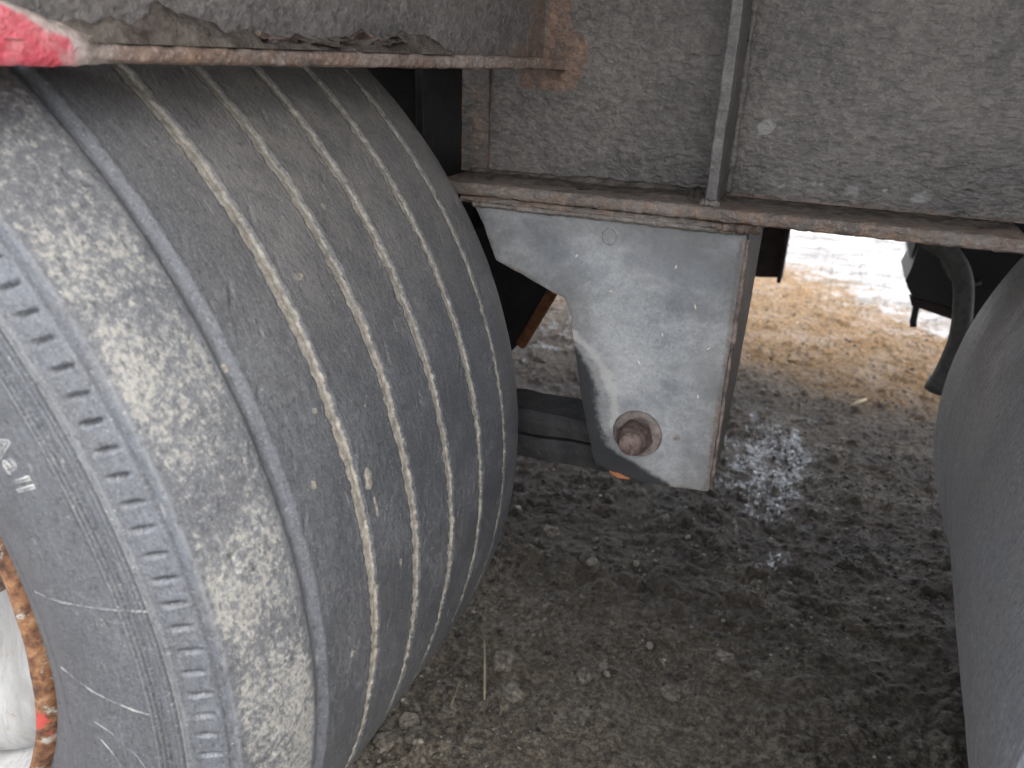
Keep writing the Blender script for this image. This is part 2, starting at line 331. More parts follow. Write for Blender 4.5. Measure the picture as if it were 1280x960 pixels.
# ================================================================== TYRES
def tyre(name, cx, cz, y0, ctrl, fine, dstep, mat, parent, grooves, seed, detailed, cuts=()):
    """Revolve the control profile (y, r); height field adds grooves, ribs, notches and wear. phi measured from +X upwards."""
    C = spline(ctrl, 24); s = np.concatenate([[0], np.cumsum(np.hypot(*np.diff(C, axis=0).T))])
    ss = np.arange(0, s[-1], dstep)
    if detailed:
        sa, sb = [np.interp(v_, C[:150, 1], s[:150]) for v_ in (.458, .512)]; ss = np.concatenate([ss[ss < sa], np.arange(sa, sb, .00075), ss[ss > sb]])
    y = np.interp(ss, s, C[:, 0]); r = np.interp(ss, s, C[:, 1])
    if detailed:                                           # coarse on the side the camera never sees
        keep = (ss < np.interp(.40, y[np.argsort(y)], ss[np.argsort(y)]) ) if False else np.ones(len(ss), bool)
        iy = np.argmax(y > .425); keep[iy:] = False; keep[iy::8] = True; keep[-1] = True
        ss, y, r = ss[keep], y[keep], r[keep]
    ty, tr = np.gradient(y, ss), np.gradient(r, ss); nl = np.hypot(ty, tr); ny, nr = -tr/nl, ty/nl     # outward normal in (y, r)
    a0, a1, da = fine; ph = np.concatenate([np.arange(a0, a1, da), np.arange(a1, a0+360, 2.0)]); ph = np.radians(ph)
    PH, S = np.meshgrid(ph, ss, indexing='ij'); Yg = np.broadcast_to(y, PH.shape); Rg = np.broadcast_to(r, PH.shape)
    c = PH*.53
    H = np.zeros(PH.shape); mud = np.zeros(PH.shape)
    tread = (Rg > .508); ridge_shade = np.zeros(PH.shape)
    for (yj, wj, dj, smooth) in grooves:
        wob = 0 if smooth else .0016*(fbm(c*70, c*0+yj*50, 3, seed+3)-.5)*2 + .0006*np.sin(c*2*math.pi/.017+yj*90+3*fbm(c*9, c*0, 2, seed))
        wid = wj if smooth else wj*(1+.22*(fbm(c*60+9, c*0+yj*31, 2, seed+8)-.5)*2)
        sdv = (Yg-yj-wob)/wid; d = np.abs(sdv)
        g_ = 1-sstep(.72 if not smooth else .25, 1.05, d); fill = (0 if smooth else (.5*(fbm(c*130, Yg*130, 3, seed+4)-.35)+.62*(1-(d-.15)**2).clip(0)))
        H -= np.where(tread, dj*g_*(1-fill*.6), 0)
        H += np.where(tread, .0007*np.exp(-((d-1.12)/.12)**2), 0)
        if not smooth:
            mud = np.maximum(mud, np.where(tread, (1-sstep(.80, 1.04, d))*sstep(-.85, -.5, sdv)*(.6+.7*fbm(c*18, c*0+yj*77, 3, seed+12)), 0)); ridge_shade -= np.where(tread, 1.3*np.exp(-((sdv+.86)/.20)**2), 0)  # dark line along each groove's near edge paints the shade of the gap
        else: mud = np.maximum(mud, np.where(tread, .30*(1-sstep(.3, .8, d)), 0))
    H += np.where(tread, .0011*(fbm(c*9, Yg*30, 3, seed+6)-.5) + .0007*(fbm(c*55, Yg*55, 3, seed+7)-.5), 0)
    mott = np.zeros(PH.shape); bloom_lit = np.zeros(PH.shape); dust = np.zeros(PH.shape)
    if detailed: dust += 1.0*tread*sstep(14, 44, np.degrees(PH))*sstep(-.03, .14, Yg)
    if detailed: bloom_lit += .55*np.exp(-((Yg-.004)/.0055)**2)*tread  # pale band on the first groove's right wall paints in its highlight
    if detailed:
        sh = sstep(-.072, -.062, Yg)*(1-sstep(-.014, -.006, Yg))*tread; sh = np.where(Yg < .1, sh, 0)
        mott += sh*(.75+.6*(fbm(c*7, Yg*18, 3, 77)-.4)) + .25*tread*(Yg > 0)*fbm(c*5, Yg*14, 3, 78)
        H += .0016*sh*(fbm(c*40, Yg*60, 4, 90)-.5)
        out = Yg < -.04
        bloom_lit += np.where(out & (Rg < .512), .30+.35*sstep(.486, .5, Rg)*(1-sstep(.508, .514, Rg)), 0)
        H += np.where(out, .0016*np.exp(-((Rg-.510)/.0016)**2) - .0012*np.exp(-((Rg-.5062)/.0012)**2), 0)        # tread edge seam
        def slot_(Rg, PH, out):
            k = np.degrees(PH)/2.02; fr = (k-np.round(k))*math.radians(2.02)*.497; jit = .0015*(_hash(np.round(k).astype(np.int64), np.int64(3), 5)-.5)
            return np.exp(-((fr+.22*(Rg-.497)+jit*.5)/.0014)**4)*np.exp(-((Rg-.4972-jit)/.0048)**6)*out*(.35+.65*_hash(np.round(k).astype(np.int64), np.int64(8), 6))
        ribz = sstep(.4625, .464, Rg)*(1-sstep(.4835, .485, Rg))*out
        H += ribz*.0014*np.cos((Rg-.464)/.0039*2*math.pi) + .0012*np.exp(-((Rg-.486)/.0012)**2)*out
        ridge_shade += ribz*np.cos((Rg-.464)/.0039*2*math.pi) + .9*np.exp(-((Rg-.4862)/.0011)**2)*out - .8*np.exp(-((Rg-.5062)/.0014)**2)*out + .7*np.exp(-((Rg-.5102)/.0010)**2)*out - 1.0*slot_(Rg, PH, out)
        k = np.degrees(PH)/2.02; fr = (k-np.round(k))*math.radians(2.02)*.497                                         # slots
        jit = .0015*(_hash(np.round(k).astype(np.int64), np.int64(3), 5)-.5)
        slot = np.exp(-((fr+.22*(Rg-.497)+jit*.5)/.0014)**4)*np.exp(-((Rg-.4972-jit)/.0048)**6)*out*(.55+.45*_hash(np.round(k).astype(np.int64), np.int64(8), 6))
        H -= .0045*slot; bloom_lit -= .8*slot; mud += 0*slot
        lip = np.exp(-((fr+.0032)/.0012)**2)*np.exp(-((Rg-.4972)/.0055)**6)*out; H += .0004*lip; bloom_lit += .30*lip*(.4+fbm(np.round(k)*1.7, np.round(k)*0, 2, 5))
        H += np.where(out & (Rg < .46), .0010*np.exp(-((Rg-.352)/.0018)**2) + .0008*np.exp(-((Rg-.374)/.0014)**2), 0)
        for (pa, ya, la, wa, de, tilt) in cuts:
            u = (c-math.radians(pa)*.53); v = Yg-ya-tilt*u-.0018*np.sin(u*180)
            H -= np.where(tread, de*np.exp(-(v/wa)**2)*np.exp(-(u/la)**6), 0)
    else:
        mott += .9*tread*fbm(c*6, Yg*14, 3, 80+seed)
        bloom_lit += .12; dust += .55*tread*fbm(c*8, Yg*5, 4, seed+33)
    if detailed:
        for (pa, ya, la, wa) in ((12.2, .088, .012, .006), (9.5, .092, .010, .002), (30, .10, .004, .004), (26, -.0, 0.004, .003), (20, .055, .003, .003), (2, .117, .004, .0025), (35, .17, .003, .003), (18, .11, .002, .002), (-2, .04, .003, .003), (15, .03, .005, .003)):
            q_ = np.hypot((c-math.radians(pa)*.53)/la, (Yg-ya)/wa) + 1.6*(fbm(c*150, Yg*150, 3, 66)-.5)
            b_ = (1-sstep(.6, 1.1, q_))*tread; mud = np.maximum(mud, b_*.95); H += .0012*b_*fbm(c*300, Yg*300, 2, 67)
    else:
        rb = random.Random(seed)
        for _ in range(70):
            pa, ya, la, wa = rb.uniform(140, 222), rb.uniform(y.min()+.05, y.max()-.06), rb.uniform(.003, .011), rb.uniform(.0012, .0035)
            q_ = np.hypot((c-math.radians(pa)*.53)/la, (Yg-ya)/wa) + 1.6*(fbm(c*150, Yg*150, 3, 66)-.5); mud = np.maximum(mud, (1-sstep(.5, 1.0, q_))*tread*.9)
    H = np.where(Rg > .325, H, 0)
    Yp = Yg + ny*H + y0; Rp = Rg + nr*H
    flat = 0
    X = cx + Rp*np.cos(PH); Z = cz + Rp*np.sin(PH); Z = np.maximum(Z, .004)
    uv = np.stack([c, np.broadcast_to(ss, PH.shape)], -1).reshape(-1, 2)
    n, mm = PH.shape
    return np_obj(name, np.stack([X, Yp, Z], -1).reshape(-1, 3), grid_quads(n, mm, True)[:, ::-1], mat, parent, True, uv,
                  {'mud': mud.ravel(), 'mottle': np.clip(mott, 0, 1.3).ravel(), 'bloom_lit': np.clip(bloom_lit, 0, 1).ravel(), 'dust': np.clip(dust, 0, 1).ravel(), 'ridge_shade': ridge_shade.ravel()})
R0 = .53
PROF = [(-.045, .314), (-.058, .320), (-.066, .329), (-.080, .352), (-.093, .385), (-.0985, .42), (-.096, .452), (-.0885, .484), (-.079, .4995), (-.069, .5100),
        (-.052, .5175), (-.03, .5240), (-.010, .5280), (.03, .5295), (.10, .5302), (.17, .5304), (.24, .5310), (.31, .5316), (.355, .5312), (.385, .5285), (.404, .523), (.418, .5130),
        (.428, .49), (.438, .45), (.438, .41), (.42, .36), (.39, .32)]
wheel1 = part('wheel', (0, .17, 0), 'big worn grey tyre with muddy grooves on a rusty white rim', frame)
cuts = []
for i in range(120):
    cuts.append((random.uniform(-35, 62), random.uniform(.01, .39), random.uniform(.004, .010), random.uniform(.0006, .0010), random.uniform(.0010, .0022), random.uniform(-.12, .35)))
for i in range(26):
    cuts.append((random.uniform(-35, 60), random.uniform(-.058, -.012), random.uniform(.003, .008), random.uniform(.0012, .0022), random.uniform(.001, .0022), random.uniform(-.4, .4)))
GRV = [(0., .0068, .0044, True), (.073, .0064, .0046, False), (.144, .0062, .0046, False), (.212, .0060, .0046, False), (.280, .0055, .0044, False), (.342, .0042, .0038, False)]
t1 = tyre('tyre', 0, R0, 0, PROF, (-52, 66, .15), .0018, RUB, wheel1, GRV, 40, True, cuts)

# raised lettering and mould lines on the sidewall
prof_y = lambda r_: float(np.interp(r_, [p[1] for p in PROF[:10]], [p[0] for p in PROF[:10]]))
def sidewall_point(phi, r_, lift=.0006):
    return Vector((r_*math.cos(phi), prof_y(r_)-lift, R0 + r_*math.sin(phi)))
RUBRAISED = plain('raised_rubber', (.12, .125, .135), (.34, .335, .31), 140, .8, .6)
def sidewall_text(txt, phi_c, r0_, size, bev, sub='lettering'):
    cu = bpy.data.curves.new('text', 'FONT'); cu.body = txt; cu.size = size; cu.align_x = 'CENTER'; cu.fill_mode = 'NONE'; cu.bevel_depth = bev; cu.bevel_resolution = 1; cu.resolution_u = 4
    to = bpy.data.objects.new('text', cu); COL.objects.link(to); dg = bpy.context.evaluated_depsgraph_get(); dg.update()
    me = bpy.data.meshes.new_from_object(to.evaluated_get(dg)); bpy.data.objects.remove(to); bpy.data.curves.remove(cu)
    o0 = np.array(origin(wheel1))
    for v in me.vertices:
        p = sidewall_point(math.radians(phi_c) - v.co.x/r0_, r0_+v.co.y, .0002) - Vector(o0); p.y -= v.co.z; v.co = p
    o = bpy.data.objects.new(sub, me); COL.objects.link(o); o.parent = wheel1; me.materials.clear(); me.materials.append(RUBRAISED); return o
for ch, ph in (('A', 27.25), ('a', 25.5), ('l', 24.15), ('l', 23.4)): sidewall_text(ch, ph, .4290, .0215, .0009)
sidewall_text('R', 21.75, .4275, .006, .0003)
FLASH = plain('mould_flash_rubber', (.060, .064, .072), (.21, .21, .20), 160, .8, .6)
def sidewall_curve(name, pts, rad): return tube(name, [sidewall_point(math.radians(a), b, .0002) for a, b in pts], rad, FLASH, wheel1, 6, True, .5)
sidewall_curve('lettering_ring', [(21.75+.75*math.cos(k*.4), .4300+.0062*math.sin(k*.4)) for k in range(17)], .0004)
for k in range(5): sidewall_text('ccoen'[k], 24.9-k*.72, .405, .0075, .00035)
for p0, p1, ra, rb in ((12.9, 12.0, .386, .487), (3.6, 1.95, .384, .4640)):
    sidewall_curve('mould_line', [(p0+(p1-p0)*t+.1*math.sin(t*5), ra+(rb-ra)*t) for t in np.linspace(0, 1, 30)], .0009)
el = lambda ca, cb, wa, wb, tl, n, t0, t1_: [(ca+wa*math.cos(t)+tl*wb*math.sin(t)*100, cb+wb*math.sin(t)) for t in np.linspace(t0, t1_, n)]
sidewall_curve('mould_mark', [(-4.9, .3945), (-3.6, .3952), (-2.5, .3975), (-1.7, .402), (-1.3, .409), (-1.25, .418), (-1.6, .428), (-2.4, .438), (-3.5, .447), (-5, .454), (-7, .458), (-10, .4590)], .0007)
sidewall_curve('mould_mark', [(-5.6, .4145), (-4.9, .409), (-4.1, .4065), (-3.4, .4085), (-3.2, .4135), (-3.7, .421), (-4.9, .429), (-6.5, .4350), (-9, .438)], .0006)
sidewall_curve('mould_mark', [(-7.6, .3990), (-6.2, .4040), (-5.2, .4080)], .0005)

# rim: flange lip, barrel, disc
def lathe(name, prof, cx, cz, mat, parent, seg=160, smooth=True, jit=0):
    ph = np.linspace(0, 2*math.pi, seg, endpoint=False); pr_ = np.array(prof)
    PHI = ph[:, None]; Rr = np.broadcast_to(pr_[:, 1], (seg, len(pr_))); Yy = np.broadcast_to(pr_[:, 0], Rr.shape)
    if jit: Rr = Rr + jit*(fbm(PHI*9+0*Rr, Yy*60+Rr*60, 3, 51)-.5); Yy = Yy + jit*(fbm(PHI*11+0*Rr, Rr*70, 3, 52)-.5)
    V = np.stack([cx+Rr*np.cos(PHI), Yy, cz+Rr*np.sin(PHI)], -1).reshape(-1, 3)
    return np_obj(name, V, grid_quads(seg, len(pr_), True)[:, ::-1], mat, parent, smooth)
LIPMAT = rust_paint('chipped_rusty_lip', (.40, .385, .33), .43, 24)
m = NM('dusty_white_wheel_paint'); o_ = m.coord(); n1 = m.noise(14, o_, 6, .65); n2 = m.noise(30, m.coord('Object', (1, 1, 2.2)), 6, .7)
c_ = m.mix(m.step(n1, .35, .7), (.25, .244, .228), (.35, .346, .333)); c_ = m.mix(m.math('MULTIPLY', m.step(m.noise(90, m.coord('Object', (1, 1, .25), (0, .5, 0)), 5, .7), .45, .65), .45), c_, (.20, .19, .17)); c_ = m.mix(m.math('MULTIPLY', m.step(n2, .56, .66), .8), c_, (.24, .16, .085)); c_ = m.mix(m.step(n2, .68, .74), c_, (.10, .065, .04))
WHITEWHEEL = m.set(col=c_, rough=.6, spec=.35, nrm=m.bump(m.math('ADD', n1, m.noise(200, o_, 3)), .3, .001))
rim = lathe('rim_lip', [(-.050, .322), (-.060, .3225), (-.0675, .3200), (-.0715, .3150), (-.0715, .3115), (-.0690, .3088), (-.063, .3075), (-.050, .3070)], 0, R0, LIPMAT, wheel1, 260, True, .0022)
lathe('rim_barrel', [(-.052, .3068), (-.040, .3030), (-.020, .296), (.0, .289), (.03, .285), (.05, .280)], 0, R0, WHITEWHEEL, wheel1, 128)
dsk = lathe('wheel_disc', [(-.004, .2945), (-.016, .284), (-.022, .268), (-.020, .245), (-.008, .215), (.012, .19), (.02, .16), (.02, .12), (.005, .11), (-.02, .10), (-.03, .06), (-.03, .002)], 0, R0, WHITEWHEEL, wheel1, 128)
for k in range(10):
    a = (k+.5)*2*math.pi/10; bm = bmesh.new(); bmesh.ops.create_cone(bm, cap_ends=True, segments=6, radius1=.014, radius2=.013, depth=.026)
    bmesh.ops.rotate(bm, verts=bm.verts, matrix=Matrix.Rotation(math.pi/2, 3, 'X')); bmesh.ops.translate(bm, verts=bm.verts, vec=(.1600*math.cos(a), .006, R0+.1600*math.sin(a)))
    bm_obj('lug_nut', bm, RUSTBROWN, wheel1)

# the wheels of the next axle
def plain_wheel(cx, cz, y0, label, R_, wdt, seed, shoulder):
    wh = part('wheel', (cx, y0, 0), label, frame)
    h = wdt/2; k = R_/.53
    pr_ = [(-h+.03, .314), (-h+.0, .36), (-h-.018, .42), (-h-.012, .47), (-h-.002, .500), (-h+.010, .516), (-h+.025, .5245), (-h+.05, .5290), (-.05, .5300), (.0, .5303), (.05, .5300), (h-.085, .5285), (h-.05, .5255), (h-.025, .518), (h-.006, .504),
           (h+shoulder*.6, .475), (h+shoulder, .43), (h+shoulder*.8, .39), (h, .35), (h-.03, .314)]
    pr_ = [(a, b*k if b > .45 else b) for a, b in pr_]
    gl = []
    tyre('tyre', cx, cz, y0, pr_, (120, 232, .25), .003, RUB2, wh, gl, seed, False)
    lathe('rim', [(y0-h+.02, .322), (y0-h+.012, .318), (y0-h+.016, .304), (y0-h+.05, .30), (y0, .285), (y0+h-.05, .30), (y0+h-.016, .304), (y0+h-.012, .318), (y0+h-.02, .322)], cx, cz, WHITEWHEEL, wh, 64)
    lathe('wheel_disc', [(y0, .286), (y0+.01, .2), (y0+.02, .1), (y0+.02, .003)], cx, cz, WHITEWHEEL, wh, 48)
    return wh
w2 = plain_wheel(1.540, .53, .440, 'dusty dark tyre past the frame rail end, smooth worn tread facing the hanger', .53, .77, 60, .012); w2.rotation_euler.z = math.radians(-3)      # tracks slightly out of line
plain_wheel(1.568, .46, .968, 'inner dark tyre tucked behind the smooth worn one, beside the hanging hose', .52, .22, 70, .026)

# ================================================================== TRAILER FRAME
WY, FY = .55, .465
def web_stain(X, Z):
    ru = 1.15*np.exp(-(segdist(X, Z, [(.36, .935, .509, .935), (.505, .94, .515, .955)])/.020)**2)*(X > .45) + .95*np.exp(-(segdist(X, Z, [(.497, .95, .492, 1.03)])/.020)**2)
    ru = ru + .5*np.exp(-((X-.40)/.016)**2) + .45*np.exp(-((Z-.815)/.018)**2)
    st = np.exp(-(((X-.738)/.012)**2+((Z-.892)/.010)**2)**2)*(.5+fbm(X*90, Z*90, 3, 8))
    for (px_, pz_, r_) in ((.775, .834, .009), (.80, .838, .007), (.835, .832, .013), (.868, .838, .006), (.90, .831, .014), (.925, .834, .007), (.76, .828, .006)): st = st + .75*np.exp(-(((X-px_)/r_)**2+((Z-pz_)/(r_*.6))**2)**2)
    return st, ru
rail = plate('rail_web', [(.377, .816), (1.06, .816), (1.06, 1.502), (.377, 1.502)], WY, .012, WEB, frame, .007, web_stain)
plate('web_end_bar', [(.3775, .8165), (.413, .8165), (.413, .942), (.3775, .942)], WY-.006, .0055, WEB, frame, .006, lambda X, Z: (0*X, .25+.3*np.exp(-((X-.40)/.01)**2)), .0006)
# lower flange with uneven, flaking edge
def flange(name, x0, x1, y0_, y1_, z0, z1, mat, parent, amp=.0011, step=.004):
    nx = int((x1-x0)/step)+1; xs = np.linspace(x0, x1, nx)
    ring = [(y1_, z1), (y0_+.03, z1), (y0_+.004, z1), (y0_+.0012, z1-.0008), (y0_, z1-.003), (y0_-.0004, (z0+z1)/2), (y0_, z0+.003), (y0_+.0012, z0+.0008), (y0_+.004, z0), (y0_+.03, z0), (y1_, z0)]
    nr_ = len(ring); Xg = np.repeat(xs[:, None], nr_, 1); Yg = np.tile([q[0] for q in ring], (nx, 1)); Zg = np.tile([q[1] for q in ring], (nx, 1))
    j = np.arange(nr_)[None, :]; f = ((j > 0) & (j < nr_-1)).astype(float)
    Yg = Yg + f*amp*2*(fbm(Xg*110, j*1.7+0*Xg, 4, 61)-.5)*2; Zg = Zg + f*amp*1.6*(fbm(Xg*120, j*2.3+0*Xg, 4, 62)-.5)*2
    V = np.stack([Xg, Yg, Zg], -1).reshape(-1, 3); Q = grid_quads(nx, nr_)
    caps = [[i, i+1, nr_-2-i, nr_-1-i] for i in range(nr_//2-1)] ; b = (nx-1)*nr_
    Q = np.concatenate([Q, np.array(caps)[:, ::-1], np.array(caps)+b])
    return np_obj(name, V, Q, mat, parent, False, None, {'edge': np.full(len(V), .02), 'rust': .35+.4*fbm(V[:, 0]*30, V[:, 2]*60, 3, 63)})
flange('rail_flange', .385, .990, FY, WY+.10, .8005, .8150, FLANGE, frame)
# hanger mounting plate under the flange + its weld bead
flange('hanger_pad', .415, .7555, FY-.001, .60, .7925, .8000, FLANGE, frame, .0012)
def weld(name, pts, rad, mat, parent):
    P_ = spline(pts, 30); n = len(P_); return tube(name, P_, [rad*(.95+.10*math.sin(i*1.1+2*math.sin(i*.23))+.45*mnoise.noise(Vector((i*.13, rad*900, pts[0][0]*50)))+.12*random.uniform(-1, 1)) for i in range(n)], mat, parent, 8)
weld('weld_bead', [(.43, FY+.002, .7915), (.53, FY+.001, .7920), (.64, FY+.001, .7925), (.742, FY+.002, .7915)], .0032, FLANGE, frame)
weld('weld_bead', [(.712, FY-.001, .796), (.735, FY-.0035, .7965), (.752, FY-.001, .796)], .0042, HEAVYRUST, frame)
# stiffener
STF = film_mat('stiffener_paint', (.060, .055, .051), (.115, .105, .096), .6, .5, .7, .5)
bm = bmesh.new(); box_bm(bm, (.6935, .478, .8155), (.7055, WY+.001, 1.50), .0018)
bmesh.ops.subdivide_edges(bm, edges=[e for e in bm.edges if abs(e.verts[0].co.z-e.verts[1].co.z) > .2], cuts=60); rough_edges(bm, .0011, 55)
sf = bm_obj('stiffener', bm, STF, frame)
sf.data.attributes.new('edge', 'FLOAT', 'POINT').data.foreach_set('value', np.full(len(sf.data.vertices), .02, np.float32))
weld('weld_bead', [(.7075, WY-.001, .82), (.7080, WY-.0015, .92), (.7075, WY-.001, 1.02), (.7080, WY-.001, 1.2)], .0045, WEB, frame)
weld('weld_bead', [(.690, .476, .8165), (.6995, .4745, .8172), (.709, .478, .8165)], .004, FLANGE, frame)
weld('weld_bead', [(.39, WY-.0035, .8165), (.55, WY-.0045, .8170), (.69, WY-.0035, .8165)], .006, DIRT, frame)

# hanger bracket
HY = .468
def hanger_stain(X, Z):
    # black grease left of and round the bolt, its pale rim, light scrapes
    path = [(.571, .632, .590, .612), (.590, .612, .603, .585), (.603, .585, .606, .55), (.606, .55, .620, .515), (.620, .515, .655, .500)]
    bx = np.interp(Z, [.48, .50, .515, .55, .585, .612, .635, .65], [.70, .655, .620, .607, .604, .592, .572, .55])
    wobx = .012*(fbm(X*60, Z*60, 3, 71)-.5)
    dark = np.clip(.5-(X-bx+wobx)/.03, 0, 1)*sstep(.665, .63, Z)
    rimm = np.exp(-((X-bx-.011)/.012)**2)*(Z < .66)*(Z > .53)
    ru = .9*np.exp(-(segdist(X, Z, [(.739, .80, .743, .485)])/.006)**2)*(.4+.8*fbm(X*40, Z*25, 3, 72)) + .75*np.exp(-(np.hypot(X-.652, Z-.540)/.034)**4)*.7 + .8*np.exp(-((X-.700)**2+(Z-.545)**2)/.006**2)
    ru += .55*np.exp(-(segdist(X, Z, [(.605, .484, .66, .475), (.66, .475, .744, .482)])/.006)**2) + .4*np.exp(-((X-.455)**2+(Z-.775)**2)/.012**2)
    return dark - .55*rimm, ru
m, c_, h_, rm_ = road_film('dusty_hanger_grey', (.20, .209, .212), (.345, .35, .345), .85, .12, True, .35)
o_ = m.coord(); st = m.attr('stain')
pit = m.noise(260, o_, 4, .7); c_ = m.mix(m.math('MULTIPLY', m.step(pit, .48, .70), .38), c_, (.42, .425, .415)); c_ = m.mix(m.math('MULTIPLY', m.step(pit, .42, .30), .4), c_, (.075, .08, .086))
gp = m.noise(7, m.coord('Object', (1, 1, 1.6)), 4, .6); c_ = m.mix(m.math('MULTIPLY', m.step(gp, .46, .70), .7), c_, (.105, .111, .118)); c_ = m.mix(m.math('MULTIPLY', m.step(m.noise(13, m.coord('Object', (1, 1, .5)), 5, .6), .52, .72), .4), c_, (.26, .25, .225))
edge_shade_dirt = m.step(m.math('ADD', m.attr('edge'), m.math('MULTIPLY', m.math('SUBTRACT', m.noise(22, o_, 6, .7), .5), .11)), .055, -.012); c_ = m.mix(m.math('MULTIPLY', edge_shade_dirt, .62), c_, (.10, .094, .085))  # darker edges stand in for shade under the flange, plus gathered dirt
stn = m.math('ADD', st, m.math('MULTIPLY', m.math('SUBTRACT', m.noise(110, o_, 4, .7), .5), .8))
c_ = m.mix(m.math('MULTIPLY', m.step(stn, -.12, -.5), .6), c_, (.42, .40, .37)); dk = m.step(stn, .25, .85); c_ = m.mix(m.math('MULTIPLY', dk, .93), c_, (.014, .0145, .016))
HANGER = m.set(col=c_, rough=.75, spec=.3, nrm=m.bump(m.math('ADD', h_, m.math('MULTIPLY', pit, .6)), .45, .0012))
HP = [(.430, .792), (.742, .792), (.744, .484), (.700, .4785), (.662, .4760), (.634, .4800), (.605, .4860), (.598, .503), (.580, .569), (.565, .640), (.558, .675), (.549, .694), (.505, .711), (.461, .728), (.444, .769)]
EDGERUST = plain('edge_rust', (.055, .045, .04), (.21, .165, .14), 70, .85, .9, .2, 0, .003)
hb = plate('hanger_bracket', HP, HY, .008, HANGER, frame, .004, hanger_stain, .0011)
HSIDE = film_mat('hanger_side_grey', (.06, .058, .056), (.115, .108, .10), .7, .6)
def yz_plate(name, poly_yz, x0, th, mat, parent):
    bm = bmesh.new(); f = bm.faces.new([bm.verts.new((x0, a, b)) for a, b in poly_yz]); r = bmesh.ops.extrude_face_region(bm, geom=[f])
    bmesh.ops.translate(bm, verts=[g_ for g_ in r['geom'] if isinstance(g_, bmesh.types.BMVert)], vec=(th, 0, 0))
    bmesh.ops.bevel(bm, geom=bm.edges[:], offset=.0012, segments=2, affect='EDGES')
    o = bm_obj(name, bm, mat, parent); o.data.attributes.new('edge', 'FLOAT', 'POINT').data.foreach_set('value', np.full(len(o.data.vertices), .02, np.float32)); return o
yz_plate('side_plate', [(HY+.0085, .7915), (HY+.190, .7915), (HY+.178, .66), (HY+.150, .57), (HY+.112, .505), (HY+.088, .4835), (HY+.0085, .4835)], .7345, .010, HSIDE, hb)
plate('back_plate', [(x-.01, z+.02 if z < .7 else z) for x, z in HP if z > .6 or True], HY+.193, .008, MAROON, hb, 0)
weld('weld_bead', [(.7425, HY+.004, .785), (.7440, HY+.0035, .70), (.7450, HY+.0035, .60), (.7460, HY+.004, .486)], .0026, EDGERUST, hb)
weld('weld_bead', [(.744, HY+.003, .785), (.7445, HY+.0025, .73), (.745, HY+.0025, .67)], .0030, EDGERUST, hb)
orange = plain('orange_primer', (.22, .07, .03), (.34, .14, .07), 90, .8)
tube('primer_chip', [(.622, HY+.002, .4795), (.634, HY+.001, .4775), (.648, HY+.002, .4760)], [.002, .0042, .002], orange, hb, 6)
# faint ring marks pressed into the plate
for (cx_, cz_, rr) in ((.598, .7725, .009),):
    tube('plug_weld', [(cx_+rr*math.cos(a)*(.8+.2*random.random()), HY-.0002, cz_+rr*math.sin(a)) for a in np.linspace(0, 2*math.pi, 24)], .0012, HANGER, hb, 6)
CHIP = plain('pale_grit', (.42, .40, .34), (.55, .53, .46), 60, .8)
for (x_, z_, a_) in ((.674, .748, 1.3), (.700, .706, 1.9), (.668, .668, 1.8), (.7165, .601, 1.6), (.603, .71, .4), (.645, .63, 2.2), (.72, .66, 1.1), (.56, .745, .9)):
    tube('grit_speck', [(x_-.0032*math.cos(a_), HY, z_-.0032*math.sin(a_)), (x_, HY-.0008, z_), (x_+.0032*math.cos(a_), HY, z_+.0032*math.sin(a_))], [.0005, .0014, .0005], CHIP, hb, 6)
# pivot bolt: washer, nut, threaded end
BX, BZ = .652, .540
WASH = plain('washer_rust', (.075, .06, .052), (.21, .178, .155), 90, .8, .8, .3, 0, .0012); NUTM = plain('nut_rust_shaded', (.028, .019, .016), (.105, .070, .056), 120, .7, .8, .4, 0, .001); STUD = plain('stud_rust', (.065, .044, .037), (.185, .135, .115), 130, .7, .8, .35, 0, .001)  # rust tones set apart, nut darkest, painting in shading between the pieces
bolt = lathe('pivot_bolt', [(HY+.006, .0290), (HY-.0005, .0300), (HY-.003, .0292), (HY-.0040, .0275), (HY-.0042, .0245), (HY-.0042, .018)], BX, BZ, WASH, hb, 48, True, .0012)
bm = bmesh.new(); bmesh.ops.create_cone(bm, cap_ends=True, segments=6, radius1=.0225, radius2=.0215, depth=.015)
bmesh.ops.rotate(bm, verts=bm.verts, matrix=Matrix.Rotation(math.pi/2, 3, 'X') @ Matrix.Rotation(.35, 3, 'Z')); bmesh.ops.translate(bm, verts=bm.verts, vec=(BX-.001, HY-.0115, BZ-.001))
bmesh.ops.bevel(bm, geom=bm.edges[:], offset=.0014, segments=2, affect='EDGES'); nb = bm_obj('nut', bm, NUTM, frame, False); nb.parent = hb; 
lathe('lock_nut', [(HY-.014, .0185), (HY-.019, .0187), (HY-.0235, .0175), (HY-.0250, .0150), (HY-.0252, .012)], BX-.001, BZ-.001, NUTM, hb, 40, True, .001)
lathe('bolt_end', [(HY-.018, .0140), (HY-.027, .0142), (HY-.0315, .0138), (HY-.0340, .0122), (HY-.0343, .002), (HY-.0344, .0003)], BX-.001, BZ-.001, STUD, hb, 40, True, .0008)

